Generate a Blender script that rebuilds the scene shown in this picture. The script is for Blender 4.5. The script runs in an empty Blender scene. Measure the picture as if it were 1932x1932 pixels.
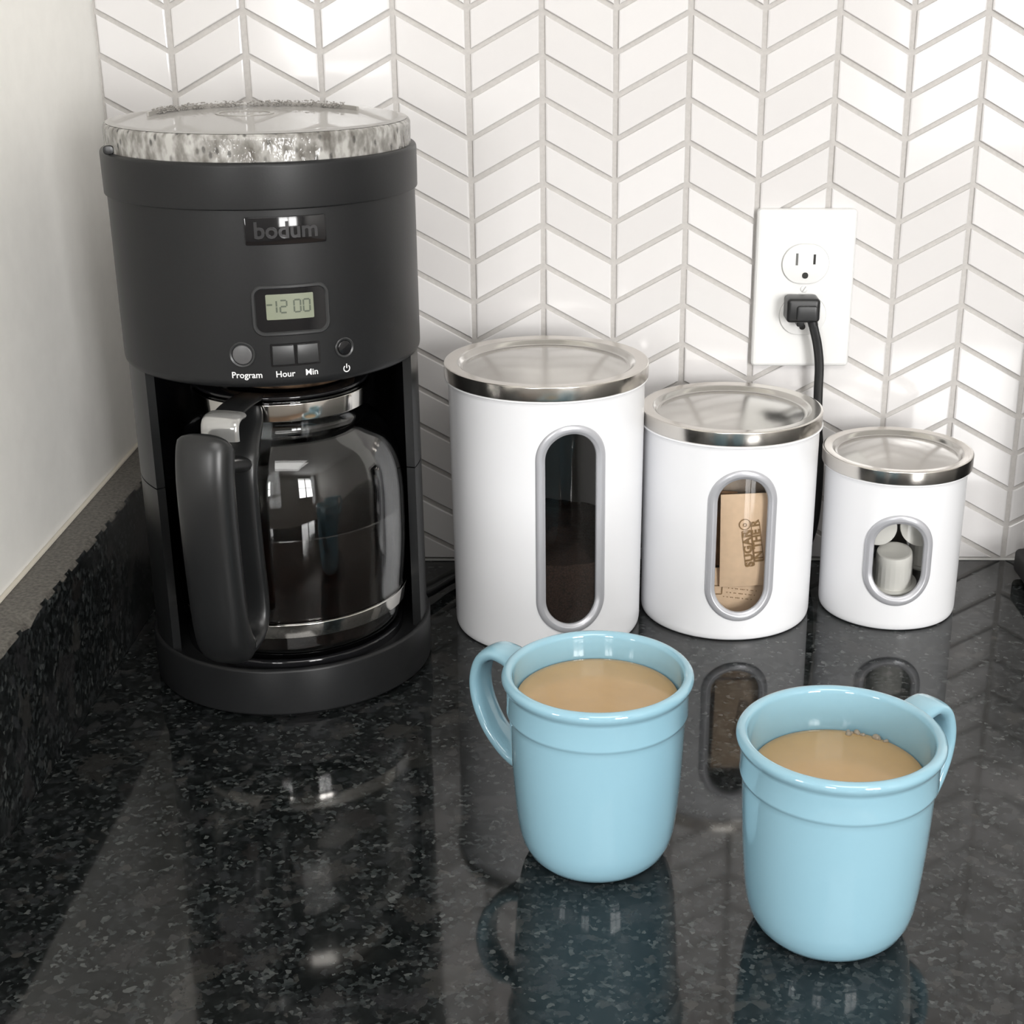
import bpy, bmesh, math, random
from mathutils import Vector, Matrix, Euler
random.seed(7)
SC = bpy.context.scene
COL = SC.collection
PI = math.pi

# ------------------------------------------------------------------ camera
cam_d = bpy.data.cameras.new('camera')
cam = bpy.data.objects.new('camera', cam_d)
COL.objects.link(cam)
cam.location = (0.32279, -1.06079, 0.43697)
PITCH, YAW, ROLL = 0.35864, 0.00758, 0.00197
fwd = Vector((math.sin(YAW)*math.cos(PITCH), math.cos(YAW)*math.cos(PITCH), -math.sin(PITCH)))
rgt = Vector((math.cos(YAW), -math.sin(YAW), 0))
upv = rgt.cross(fwd)
r2 = rgt*math.cos(ROLL) + upv*math.sin(ROLL)
u2 = -rgt*math.sin(ROLL) + upv*math.cos(ROLL)
cam.rotation_euler = Matrix((r2, u2, -fwd)).transposed().to_euler()
cam_d.sensor_fit = 'HORIZONTAL'
cam_d.sensor_width = 36.0
cam_d.lens = 36.0*2779.7/1932
cam_d.shift_x = -(1089.18-966)/1932
cam_d.shift_y = 0.0
cam_d.clip_start = 0.02
SC.camera = cam

# ------------------------------------------------------------------ world, exposure
w = bpy.data.worlds.new('world'); SC.world = w; w.use_nodes = True
w.node_tree.nodes['Background'].inputs[0].default_value = (1.0, 0.98, 0.95, 1)
w.node_tree.nodes['Background'].inputs[1].default_value = 0.10
vs = SC.view_settings
vs.view_transform = 'Standard'; vs.look = 'None'; vs.gamma = 1.0; vs.use_curve_mapping = False
vs.exposure = 0.0

# ------------------------------------------------------------------ daylight through the room's windows, and an added overhead fill
def area(name, loc, aim, sx, sy, power, col):
    d = bpy.data.lights.new(name, 'AREA'); d.shape = 'RECTANGLE'
    d.size = sx; d.size_y = sy; d.energy = power; d.color = col
    o = bpy.data.objects.new(name, d); COL.objects.link(o)
    o.location = loc
    o.rotation_euler = (Vector(aim)-Vector(loc)).to_track_quat('-Z', 'Y').to_euler()
    return o
# (x centre, z centre, width, height) of the windows in the wall behind the camera, which stands at y = -3.4
WIN = [(1.75, 0.62, 0.86, 1.20), (-0.50, 0.62, 0.56, 0.85)]
area('daylight_right_window', (1.75, -3.36, 0.62), (1.75, 0, 0.62), 0.86, 1.20, 92, (1.0, 0.992, 0.985))
area('daylight_middle_window', (-0.50, -3.36, 0.62), (-0.50, 0, 0.62), 0.56, 0.85, 28, (1.0, 0.992, 0.985))
area('daylight_left_window', (-2.56, -2.95, 0.62), (0.4, -2.95, 0.62), 0.7, 0.95, 42, (0.96, 0.985, 1.0))
area('overhead_fill', (0.55, -1.9, 1.50), (0.55, -1.9, 0), 1.0, 1.0, 19, (1.0, 0.985, 0.96))  # unseen fill, added to lift level surfaces and the shaded left wall

# ------------------------------------------------------------------ materials
def nt(name):
    m = bpy.data.materials.new(name); m.use_nodes = True
    t = m.node_tree; b = t.nodes['Principled BSDF']
    return m, t, b
def mat(name, col, rough=0.5, metal=0.0, **kw):
    m, t, b = nt(name)
    b.inputs['Base Color'].default_value = (*col, 1)
    b.inputs['Roughness'].default_value = rough
    b.inputs['Metallic'].default_value = metal
    for k, v in kw.items():
        b.inputs[k.replace('_', ' ')].default_value = v
    return m
def node(t, typ, **kw):
    n = t.nodes.new(typ)
    for k, v in kw.items(): setattr(n, k, v)
    return n
def noise(t, scale, detail=4, rough=0.55, coord='Object'):
    tc = node(t, 'ShaderNodeTexCoord'); n = node(t, 'ShaderNodeTexNoise')
    n.inputs['Scale'].default_value = scale; n.inputs['Detail'].default_value = detail
    n.inputs['Roughness'].default_value = rough
    t.links.new(tc.outputs[coord], n.inputs['Vector'])
    return n
def ramp(t, src, stops):
    r = node(t, 'ShaderNodeValToRGB'); e = r.color_ramp.elements
    while len(e) < len(stops): e.new(0.5)
    for i, (p, c) in enumerate(stops):
        e[i].position = p; e[i].color = (*c, 1)
    t.links.new(src, r.inputs[0]); return r
def bump(t, b, src, strength, dist):
    n = node(t, 'ShaderNodeBump'); n.inputs['Strength'].default_value = strength; n.inputs['Distance'].default_value = dist
    t.links.new(src, n.inputs['Height']); t.links.new(n.outputs[0], b.inputs['Normal'])

def speckled(name, col, var, scale, rough, bstr=0.0, bdist=0.0002):
    m, t, b = nt(name); n = noise(t, scale)
    lo = tuple(max(0, c*(1-var)) for c in col); hi = tuple(min(1, c*(1+var)) for c in col)
    r = ramp(t, n.outputs[0], [(0.3, lo), (0.7, hi)])
    t.links.new(r.outputs[0], b.inputs['Base Color']); b.inputs['Roughness'].default_value = rough
    if bstr: bump(t, b, n.outputs[0], bstr, bdist)
    return m

def make_tile_mat():
    m, t, b = nt('white_glazed_tile')
    oi = node(t, 'ShaderNodeObjectInfo')
    r = ramp(t, oi.outputs['Random'], [(0, (0.665, 0.648, 0.642)), (1, (0.735, 0.72, 0.716))])
    t.links.new(r.outputs[0], b.inputs['Base Color'])
    b.inputs['Roughness'].default_value = 0.09
    n = noise(t, 11, 1); bump(t, b, n.outputs[0], 0.10, 0.0025)
    return m
M_TILE = make_tile_mat()
M_GROUT = speckled('beige_grout', (0.50, 0.48, 0.46), 0.06, 400, 0.9, 0.3)
M_PAINT = speckled('cream_wall_paint', (0.87, 0.86, 0.825), 0.02, 60, 0.6, 0.15, 0.0005)
M_CEIL = mat('ceiling_paint', (0.68, 0.68, 0.67), 0.8)
M_ROOM = mat('room_wall_paint', (0.46, 0.45, 0.43), 0.8)
M_FLOOR = speckled('wood_floor', (0.16, 0.10, 0.06), 0.3, 8, 0.4)

def make_granite(name, rough):
    m, t, b = nt(name)
    tc = node(t, 'ShaderNodeTexCoord')
    def vor(scale, feature='F1', rnd=1.0):
        v = node(t, 'ShaderNodeTexVoronoi'); v.feature = feature
        v.inputs['Scale'].default_value = scale; v.inputs['Randomness'].default_value = rnd
        return v
    # warped coordinates so that the grains are not round
    wn = node(t, 'ShaderNodeTexNoise'); wn.inputs['Scale'].default_value = 300; wn.inputs['Detail'].default_value = 3
    t.links.new(tc.outputs['Object'], wn.inputs['Vector'])
    mx = node(t, 'ShaderNodeMix', data_type='VECTOR'); mx.inputs[0].default_value = 0.0035
    t.links.new(tc.outputs['Object'], mx.inputs[4]); t.links.new(wn.outputs['Color'], mx.inputs[5])
    vec = mx.outputs[1]
    v1 = vor(430); v2 = vor(170); v3 = vor(62)
    mx3 = node(t, 'ShaderNodeMix', data_type='VECTOR'); mx3.inputs[0].default_value = 0.016
    t.links.new(tc.outputs['Object'], mx3.inputs[4]); t.links.new(wn.outputs['Color'], mx3.inputs[5])
    for v in (v1, v2): t.links.new(vec, v.inputs['Vector'])
    t.links.new(mx3.outputs[1], v3.inputs['Vector'])
    s1 = node(t, 'ShaderNodeSeparateColor'); t.links.new(v1.outputs['Color'], s1.inputs[0])
    fine = ramp(t, s1.outputs[0], [(0.0, (0.004, 0.005, 0.005)), (0.50, (0.006, 0.007, 0.007)), (0.70, (0.016, 0.019, 0.0195)), (0.90, (0.036, 0.041, 0.041)), (1.0, (0.072, 0.077, 0.075))])
    s2 = node(t, 'ShaderNodeSeparateColor'); t.links.new(v2.outputs['Color'], s2.inputs[0])
    mid = ramp(t, s2.outputs[1], [(0.0, (0.006, 0.007, 0.007)), (0.6, (0.010, 0.0115, 0.0115)), (0.85, (0.024, 0.026, 0.028)), (1.0, (0.038, 0.037, 0.034))])
    s3 = node(t, 'ShaderNodeSeparateColor'); t.links.new(v3.outputs['Color'], s3.inputs[0])
    big = ramp(t, s3.outputs[0], [(0.0, (0.018, 0.016, 0.015)), (0.5, (0.022, 0.022, 0.0235)), (1.0, (0.033, 0.032, 0.029))])
    pn = node(t, 'ShaderNodeTexNoise'); pn.inputs['Scale'].default_value = 75; pn.inputs['Detail'].default_value = 4
    t.links.new(tc.outputs['Object'], pn.inputs['Vector'])
    f1 = ramp(t, pn.outputs[0], [(0.40, (0, 0, 0)), (0.55, (1, 1, 1))])
    m1 = node(t, 'ShaderNodeMix', data_type='RGBA')
    t.links.new(f1.outputs[0], m1.inputs[0]); t.links.new(mid.outputs[0], m1.inputs[6]); t.links.new(fine.outputs[0], m1.inputs[7])
    f2 = ramp(t, s3.outputs[1], [(0.86, (0, 0, 0)), (0.90, (1, 1, 1))])
    pn2 = node(t, 'ShaderNodeMath', operation='MULTIPLY'); t.links.new(f2.outputs[0], pn2.inputs[0]); pn2.inputs[1].default_value = 0.65
    m2 = node(t, 'ShaderNodeMix', data_type='RGBA')
    t.links.new(pn2.outputs[0], m2.inputs[0]); t.links.new(m1.outputs[2], m2.inputs[6]); t.links.new(big.outputs[0], m2.inputs[7])
    t.links.new(m2.outputs[2], b.inputs['Base Color'])
    b.inputs['Roughness'].default_value = rough
    b.inputs['IOR'].default_value = 1.48
    return m
M_GRANITE = make_granite('black_speckled_granite', 0.06)
M_GRANITE_RAW = make_granite('sawn_granite', 0.30)

M_SAWN = speckled('unpolished_granite_edge', (0.105, 0.098, 0.086), 0.45, 420, 0.6, 0.4, 0.0006)
M_BLACK = speckled('matte_black_plastic', (0.0115, 0.0120, 0.0127), 0.10, 900, 0.40, 0.25, 0.0001)
M_BLACK.node_tree.nodes['Principled BSDF'].inputs['Specular IOR Level'].default_value = 0.33
M_BLACK_S = mat('satin_black_plastic', (0.010, 0.0105, 0.011), 0.33)
M_BLACK_G = mat('gloss_black_plastic', (0.008, 0.008, 0.009), 0.07)
M_DARKGREY = mat('dark_grey_plastic', (0.024, 0.025, 0.026), 0.33)
M_CHROME = mat('polished_steel', (0.62, 0.60, 0.57), 0.10, 1.0)
M_STEEL = mat('brushed_steel', (0.54, 0.525, 0.50), 0.18, 1.0)
M_STEEL_B = mat('steel_band', (0.66, 0.63, 0.59), 0.19, 1.0)
M_INSIDE = mat('canister_inside_steel', (0.40, 0.39, 0.38), 0.45, 0.4)
M_WHITE = mat('white_enamel', (0.88, 0.885, 0.905), 0.26)
M_FRAME = mat('silver_grey_plastic', (0.50, 0.505, 0.535), 0.30, 0.3)
M_PLATE = mat('white_outlet_plastic', (0.78, 0.78, 0.77), 0.30)
M_SLOT = mat('slot_dark', (0.02, 0.02, 0.018), 0.7)
M_SLOTG = mat('slot_contact_grey', (0.13, 0.13, 0.125), 0.5)
M_PRINT = mat('white_print', (0.80, 0.80, 0.80), 0.5)
M_LCD = mat('lcd_screen', (0.215, 0.235, 0.172), 0.25)
M_LCDSEG = mat('lcd_segment', (0.06, 0.075, 0.05), 0.4)
M_EMBOSS = mat('embossed_letters', (0.035, 0.035, 0.037), 0.16)
M_MUG = mat('turquoise_glaze', (0.262, 0.452, 0.545), 0.07, 0.0, Coat_Weight=0.4, Coat_Roughness=0.03)
M_MILKCOFFEE = speckled('milky_coffee', (0.46, 0.295, 0.130), 0.05, 40, 0.12)
M_BREW = mat('black_coffee', (0.006, 0.003, 0.002), 0.05)
M_CREAM = mat('creamer_plastic', (0.86, 0.85, 0.80), 0.35)
M_FOIL = mat('creamer_foil_lid', (0.78, 0.77, 0.72), 0.35)
M_KRAFT = speckled('kraft_paper', (0.80, 0.59, 0.40), 0.05, 220, 0.75, 0.2)
M_KRAFTDK = speckled('dark_kraft_paper', (0.30, 0.17, 0.085), 0.35, 90, 0.7, 0.2)
M_INK = mat('brown_ink', (0.27, 0.165, 0.07), 0.7)
M_GROUNDS = speckled('ground_coffee', (0.030, 0.016, 0.010), 0.75, 900, 0.9, 1.0, 0.001)
M_BUBBLE = mat('coffee_bubble', (0.33, 0.27, 0.20), 0.05)

def make_glass(name, col, rough, ior=1.48):
    m, t, b = nt(name)
    b.inputs['Base Color'].default_value = (*col, 1); b.inputs['Roughness'].default_value = rough
    b.inputs['Transmission Weight'].default_value = 1.0; b.inputs['IOR'].default_value = ior
    return m
M_GLASS = make_glass('carafe_glass', (0.96, 0.97, 0.97), 0.0)
def make_thin(name, tint, ior, rough=0.02, haze=0.0, hazecol=(0.8, 0.8, 0.8)):
    """a thin pane: clear transmission under a Fresnel reflection"""
    m = bpy.data.materials.new(name); m.use_nodes = True; t = m.node_tree; t.nodes.clear()
    out = node(t, 'ShaderNodeOutputMaterial'); tr = node(t, 'ShaderNodeBsdfTransparent'); gl = node(t, 'ShaderNodeBsdfGlossy')
    fr = node(t, 'ShaderNodeFresnel'); mx = node(t, 'ShaderNodeMixShader')
    tr.inputs[0].default_value = (*tint, 1); gl.inputs['Roughness'].default_value = rough; fr.inputs[0].default_value = ior
    t.links.new(fr.outputs[0], mx.inputs[0]); t.links.new(tr.outputs[0], mx.inputs[1]); t.links.new(gl.outputs[0], mx.inputs[2])
    last = mx.outputs[0]
    if haze:
        df = node(t, 'ShaderNodeBsdfDiffuse'); df.inputs[0].default_value = (*hazecol, 1)
        m2 = node(t, 'ShaderNodeMixShader'); m2.inputs[0].default_value = haze
        t.links.new(last, m2.inputs[1]); t.links.new(df.outputs[0], m2.inputs[2]); last = m2.outputs[0]
    t.links.new(last, out.inputs[0]); return m
M_PANE = make_thin('clear_window_pane', (0.95, 0.95, 0.95), 1.42, 0.02)
M_LIDTOP = make_thin('clear_lid_top', (0.80, 0.80, 0.79), 2.0, 0.04, 0.30, (0.82, 0.80, 0.77))
def make_misted():
    """clear plastic wall of the lid with condensation drops on its inside"""
    m = bpy.data.materials.new('misted_clear_plastic'); m.use_nodes = True; t = m.node_tree; t.nodes.clear()
    out = node(t, 'ShaderNodeOutputMaterial')
    tc = node(t, 'ShaderNodeTexCoord'); mp = node(t, 'ShaderNodeMapping'); mp.inputs['Scale'].default_value = (1, 1, 0.55)
    t.links.new(tc.outputs['Object'], mp.inputs[0])
    n = node(t, 'ShaderNodeTexNoise'); n.inputs['Scale'].default_value = 170; n.inputs['Detail'].default_value = 3
    v = node(t, 'ShaderNodeTexVoronoi'); v.inputs['Scale'].default_value = 210
    t.links.new(mp.outputs[0], n.inputs['Vector']); t.links.new(mp.outputs[0], v.inputs['Vector'])
    col = ramp(t, n.outputs[0], [(0.30, (0.14, 0.13, 0.115)), (0.46, (0.27, 0.26, 0.24)), (0.64, (0.50, 0.49, 0.465))])
    df = node(t, 'ShaderNodeBsdfDiffuse'); t.links.new(col.outputs[0], df.inputs[0])
    gl = node(t, 'ShaderNodeBsdfGlossy'); gl.inputs['Roughness'].default_value = 0.12
    tr = node(t, 'ShaderNodeBsdfTransparent'); tr.inputs[0].default_value = (0.7, 0.7, 0.7, 1)
    f = ramp(t, v.outputs['Distance'], [(0.12, (0.25, 0.25, 0.25)), (0.3, (0.85, 0.85, 0.85))])
    m1 = node(t, 'ShaderNodeMixShader'); t.links.new(f.outputs[0], m1.inputs[0]); t.links.new(tr.outputs[0], m1.inputs[1]); t.links.new(df.outputs[0], m1.inputs[2])
    fr = node(t, 'ShaderNodeFresnel'); fr.inputs[0].default_value = 1.5
    bp = node(t, 'ShaderNodeBump'); bp.inputs['Strength'].default_value = 0.8; bp.inputs['Distance'].default_value = 0.002
    t.links.new(n.outputs[0], bp.inputs['Height']); t.links.new(bp.outputs[0], gl.inputs['Normal']); t.links.new(bp.outputs[0], fr.inputs['Normal'])
    m2 = node(t, 'ShaderNodeMixShader'); t.links.new(fr.outputs[0], m2.inputs[0]); t.links.new(m1.outputs[0], m2.inputs[1]); t.links.new(gl.outputs[0], m2.inputs[2])
    t.links.new(m2.outputs[0], out.inputs[0]); return m
M_MIST = make_misted()
M_DROPS = mat('condensation_drops', (0.30, 0.285, 0.265), 0.3)
M_CLEAR_GLINT = mat('clear_hinge_and_rib_glint', (0.42, 0.42, 0.41), 0.12, 0.6)
M_BASKET = speckled('coffee_stained_basket', (0.07, 0.045, 0.028), 0.8, 160, 0.3)

# ------------------------------------------------------------------ mesh helpers
def finish(name, me, m, parent=None, smooth=True, angle=35, loc=None):
    me.name = name
    if m: me.materials.append(m)
    if smooth:
        me.shade_smooth(); me.set_sharp_from_angle(angle=math.radians(angle))
    o = bpy.data.objects.new(name, me); COL.objects.link(o)
    if parent: o.parent = parent
    if loc: o.location = loc
    return o
def from_data(V, F):
    me = bpy.data.meshes.new('m'); me.from_pydata([tuple(v) for v in V], [], F); me.update()
    bm = bmesh.new(); bm.from_mesh(me); bmesh.ops.recalc_face_normals(bm, faces=bm.faces); bm.to_mesh(me); bm.free()
    return me
def lathe(profile, n=96, a0=0.0, a1=2*PI, closed_profile=False):
    """revolve (r, z) pairs about z; angle 0 looks to -y, positive to +x"""
    full = abs(a1-a0-2*PI) < 1e-6
    V, F = [], []
    cols = n if full else n+1
    idx = []
    for (r, z) in profile:
        if r < 1e-7 and full:
            idx.append([len(V)]*cols); V.append((0, 0, z)); continue
        row = []
        for j in range(cols):
            a = a0+(a1-a0)*j/n
            row.append(len(V)); V.append((r*math.sin(a), -r*math.cos(a), z))
        idx.append(row)
    P = len(profile)
    rng = range(P if closed_profile else P-1)
    for i in rng:
        A, B = idx[i], idx[(i+1) % P]
        for j in range(n):
            k = (j+1) % cols
            q = [A[j], A[k], B[k], B[j]]
            u = []
            for x in q:
                if x not in u: u.append(x)
            if len(u) > 2: F.append(u)
    if closed_profile and not full:
        F.append([r[0] for r in idx]); F.append([r[-1] for r in idx])
    return from_data(V, F)
def round_prof(pts, rad, n=4):
    """round every corner of an open (r,z) profile whose radius entry is > 0"""
    out = []
    for i, p in enumerate(pts):
        rd = rad[i] if isinstance(rad, (list, tuple)) else rad
        if i in (0, len(pts)-1) or rd <= 0: out.append(p); continue
        a, b, c = Vector(pts[i-1]), Vector(p), Vector(pts[i+1])
        d1 = (a-b); d2 = (c-b); l = min(rd, d1.length*0.49, d2.length*0.49)
        s = b+d1.normalized()*l; e = b+d2.normalized()*l
        for k in range(n+1):
            t = k/n; q = s*(1-t)**2+b*2*t*(1-t)+e*t*t; out.append((q.x, q.y))
    return out
def outline_cols(w_, h_, rad, n):
    """columns across a rounded rectangle: x and half height"""
    rad = min(rad, w_/2, h_/2); xs = []
    na = max(4, n//3)
    for k in range(na+1): xs.append(-w_/2+rad*(1-math.cos(PI/2*k/na)))
    m_ = max(1, n-2*na)
    if w_-2*rad > 1e-6:
        for k in range(1, m_): xs.append(-w_/2+rad+(w_-2*rad)*k/m_)
        xs += [-x for x in xs[:na+1]][::-1]
    else: xs += [-x for x in xs[:na]][::-1]
    out = []
    for x in xs:
        d = max(0.0, abs(x)-(w_/2-rad)); hh = h_/2-rad+math.sqrt(max(0.0, rad*rad-d*d)); out.append((x, max(hh, 1e-5)))
    return out
def slab(w_, h_, rad, y0, y1, n=24, edge=0.0, cx=0.0, cz=0.0, rows=1):
    """rounded rectangle in x-z, from y0 (back, +) to y1 (front); 'edge' rounds the front rim"""
    layers = [(y0, 0.0)]
    if edge > 0:
        s = 1 if y1 > y0 else -1
        for k in range(4):
            a = PI/2*k/3; layers.append((y1-s*edge*(1-math.sin(a)), edge*(1-math.cos(a))))
    else: layers.append((y1, 0.0))
    V, F, L = [], [], []
    for (y, ins) in layers:
        cols = outline_cols(w_-2*ins, h_-2*ins, max(rad-ins, 1e-4), n)
        top = []; bot = []
        for x, hh in cols:
            top.append(len(V)); V.append((cx+x, y, cz+hh)); bot.append(len(V)); V.append((cx+x, y, cz-hh))
        L.append((top, bot))
    for (t0, b0), (t1, b1) in zip(L, L[1:]):
        for i in range(len(t0)-1):
            F.append([t0[i], t0[i+1], t1[i+1], t1[i]]); F.append([b0[i+1], b0[i], b1[i], b1[i+1]])
        F.append([b0[0], t0[0], t1[0], b1[0]]); F.append([t0[-1], b0[-1], b1[-1], t1[-1]])
    for (t, b) in (L[0], L[-1]):
        for i in range(len(t)-1): F.append([t[i], t[i+1], b[i+1], b[i]])
    return from_data(V, F)
def outline_path(w_, h_, rad, n=14):
    rad = min(rad, w_/2, h_/2); P = []
    for (sx, sz, a0) in ((1, 1, 0), (-1, 1, PI/2), (-1, -1, PI), (1, -1, 3*PI/2)):
        for k in range(n+1):
            a = a0+PI/2*k/n
            P.append((sx*(w_/2-rad)+rad*math.cos(a), sz*(h_/2-rad)+rad*math.sin(a), math.cos(a), math.sin(a)))
    Q = []
    for i, p in enumerate(P):           # long straights get extra points so that they bend
        Q.append(p); q = P[(i+1) % len(P)]
        d = math.hypot(q[0]-p[0], q[1]-p[1])
        if d > 0.004:
            m_ = int(d/0.003)
            for k in range(1, m_+1):
                t = k/(m_+1); Q.append(tuple(p[j]*(1-t)+q[j]*t for j in range(4)))
    return [p for i, p in enumerate(Q) if math.hypot(p[0]-Q[i-1][0], p[1]-Q[i-1][1]) > 1e-6]
def ring_frame(w_, h_, rad, section, cx=0.0, cz=0.0, n=14):
    """sweep a closed (offset outwards, y) section round a rounded rectangle lying in x-z"""
    P = outline_path(w_, h_, rad, n); S = len(section); V, F = [], []
    for (x, z, nx, nz) in P:
        for (o, y) in section: V.append((cx+x+nx*o, y, cz+z+nz*o))
    N = len(P)
    for i in range(N):
        for k in range(S):
            a = i*S+k; b = i*S+(k+1) % S; c = ((i+1) % N)*S+(k+1) % S; d = ((i+1) % N)*S+k
            F.append([a, b, c, d])
    return from_data(V, F)
def wrap(me, R, az0=0.0):
    """bend a flat mesh (x = along, y = depth with - outwards) round a cylinder of radius R"""
    for v in me.vertices:
        a = v.co.x/R+az0; r = R-v.co.y; z = v.co.z
        v.co = (r*math.sin(a), -r*math.cos(a), z)
    me.update(); return me
def join_meshes(ms):
    bm = bmesh.new()
    for m in ms: bm.from_mesh(m)
    me = bpy.data.meshes.new('m'); bm.to_mesh(me); bm.free(); return me
def tube(path, sec, up=Vector((0, 0, 1)), closed=False, caps=True, scale=None, across=None):
    """sweep a closed 2-D section along a path; sec is a list of (side, normal)"""
    P = [Vector(p) for p in path]; N = len(P); S = len(sec); V, F = [], []
    for i, p in enumerate(P):
        a = P[i-1] if (i > 0 or closed) else p; b = P[(i+1) % N] if (i < N-1 or closed) else p
        t = (b-a).normalized(); side = across.copy() if across else t.cross(up)
        if side.length < 1e-4: side = Vector((1, 0, 0))
        side.normalize(); nn = side.cross(t).normalized(); s = scale[i] if scale else 1.0
        for (x, y) in sec: V.append(p+side*x*s+nn*y*s)
    for i in range(N if closed else N-1):
        for k in range(S):
            F.append([i*S+k, i*S+(k+1) % S, ((i+1) % N)*S+(k+1) % S, ((i+1) % N)*S+k])
    if caps and not closed:
        F.append(list(range(S))); F.append(list(range((N-1)*S, N*S)))
    return from_data(V, F)
def superell(a, b, e=2.6, n=20):
    out = []
    for k in range(n):
        t = 2*PI*k/n; c, s = math.cos(t), math.sin(t)
        out.append((a*math.copysign(abs(c)**(2/e), c), b*math.copysign(abs(s)**(2/e), s)))
    return out
def spline(pts, n=8):
    P = [Vector(p) for p in pts]; out = []
    for i in range(len(P)-1):
        p0 = P[max(i-1, 0)]; p1 = P[i]; p2 = P[i+1]; p3 = P[min(i+2, len(P)-1)]
        for k in range(n):
            t = k/n
            out.append(0.5*((2*p1)+(p2-p0)*t+(2*p0-5*p1+4*p2-p3)*t*t+(3*p1-p0-3*p2+p3)*t**3))
    out.append(P[-1]); return out
def box_mesh(x0, x1, y0, y1, z0, z1, bev=0.0, seg=3):
    bm = bmesh.new(); bmesh.ops.create_cube(bm, size=1)
    for v in bm.verts: v.co = ((x0+x1)/2+v.co.x*(x1-x0), (y0+y1)/2+v.co.y*(y1-y0), (z0+z1)/2+v.co.z*(z1-z0))
    if bev: bmesh.ops.bevel(bm, geom=bm.edges[:], offset=bev, segments=seg, profile=0.5, affect='EDGES')
    me = bpy.data.meshes.new('m'); bm.to_mesh(me); bm.free(); return me
def text_mesh(s, size, depth, spacing=1.0, bold=0.0, res=3):
    """letters lying in x-z, facing -y, centred"""
    c = bpy.data.curves.new('t', 'FONT'); c.body = s; c.size = size; c.extrude = depth; c.align_x = 'CENTER'; c.align_y = 'CENTER'
    c.space_character = spacing; c.offset = bold; c.resolution_u = res
    o = bpy.data.objects.new('t', c); COL.objects.link(o)
    dg = bpy.context.evaluated_depsgraph_get(); me = bpy.data.meshes.new_from_object(o.evaluated_get(dg))
    bpy.data.objects.remove(o); bpy.data.curves.remove(c)
    for v in me.vertices: v.co = (v.co.x, -v.co.z, v.co.y)
    me.update(); me.materials.clear(); return me
def empty(name, loc, rz=0.0):
    o = bpy.data.objects.new(name, None); COL.objects.link(o); o.location = loc; o.rotation_euler = (0, 0, rz)
    o.empty_display_size = 0.02; return o
def tag(o, label, cat, group=None):
    o['label'] = label; o['category'] = cat
    if group: o['group'] = group
    return o
def struct(o): o['kind'] = 'structure'; return o
def copy_tree(o, parent=None):
    c = o.copy(); COL.objects.link(c)
    if parent: c.parent = parent
    for ch in list(o.children): copy_tree(ch, c)
    return c

# ================================================================== SETTING
W, PT, Z0, RISE = 0.051, 0.029091, 0.40575, 0.0279     # tile column, pitch, a valley joint, rise of a joint across one column
WALL_R, WALL_TOP = 15*W, 0.463
def joint(c, k):                                       # height of joint k on column line c
    return Z0-k*PT if c % 2 else Z0+RISE-k*PT
def build_back_wall():
    wall = struct(finish('wall_back', box_mesh(-0.15, 2.6, 0.0022, 0.12, -0.92, 1.55), M_PAINT, smooth=False))
    wall['label'] = 'back wall clad in white chevron tiles'
    finish('grout', box_mesh(0.0, WALL_R, 0.0018, 0.004, -0.0, WALL_TOP), M_GROUT, wall, smooth=False)['label'] = 'beige grout behind the tiles'
    g = 0.0019; T = 0.0065; bev = 0.0009
    full = {}
    for c in range(15):
        s = 1 if (c % 2 == 0) else -1                  # even columns fall to the right
        for k in range(-4, 16):
            zt0, zt1 = joint(c, k)-g, joint(c+1, k)-g
            zb0, zb1 = joint(c, k+1)+g, joint(c+1, k+1)+g
            sl = (zt1-zt0)/W
            x0, x1 = g, W-g
            q = [(x0, zb0+sl*g), (x1, zb1-sl*g), (x1, zt1-sl*g), (x0, zt0+sl*g)]
            if max(z for _, z in q) < 0.004 or min(z for _, z in q) > WALL_TOP-0.004: continue
            clipped = min(z for _, z in q) < 0.0015 or max(z for _, z in q) > WALL_TOP
            if clipped:                                # cut tiles along the counter and under the cabinets
                for lim, sg in ((0.0015, 1), (WALL_TOP, -1)):
                    out = []
                    for i in range(len(q)):
                        a, b = q[i], q[(i+1) % len(q)]
                        ia, ib = (a[1]-lim)*sg >= 0, (b[1]-lim)*sg >= 0
                        if ia: out.append(a)
                        if ia != ib:
                            t = (lim-a[1])/(b[1]-a[1]); out.append((a[0]+t*(b[0]-a[0]), lim))
                    q = out
                if len(q) < 3: continue
            ox, oz = sum(p[0] for p in q)/len(q), sum(p[1] for p in q)/len(q)
            key = s if not clipped else None
            if key in full and key is not None: me = full[key]
            else:
                V = []; n = len(q); F = []
                cen = Vector((ox, oz))
                def ring(ins, y):
                    for p in q:
                        d = Vector(p)-cen; l = d.length; d = d*(max(l-ins*1.7, 0.0005)/l); V.append((d.x, y, d.y))
                ring(0, 0.004); ring(0, bev); ring(bev*0.35, bev*0.35); ring(bev, 0.0)
                for r in range(3):
                    for i in range(n): F.append([r*n+i, r*n+(i+1) % n, (r+1)*n+(i+1) % n, (r+1)*n+i])
                F.append(list(range(3*n, 4*n)))
                me = from_data(V, F); me.materials.append(M_TILE); me.name = 'tile'
                me.shade_smooth(); me.set_sharp_from_angle(angle=math.radians(18))
                if key is not None: full[key] = me
            o = bpy.data.objects.new('tile', me); COL.objects.link(o); o.parent = wall
            o.location = (c*W+ox+random.uniform(-.00025, .00025), random.uniform(-.0003, .0003), oz+random.uniform(-.00025, .00025))
            o.rotation_euler = (random.gauss(0, 0.006), random.uniform(-.003, .003), random.gauss(0, 0.006))
    return wall
build_back_wall()
struct(finish('wall_left', box_mesh(-0.14, 0.0, -0.66, 0.12, -0.92, 1.55), M_PAINT, smooth=False))['label'] = 'plain cream side wall of the counter nook'
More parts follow.
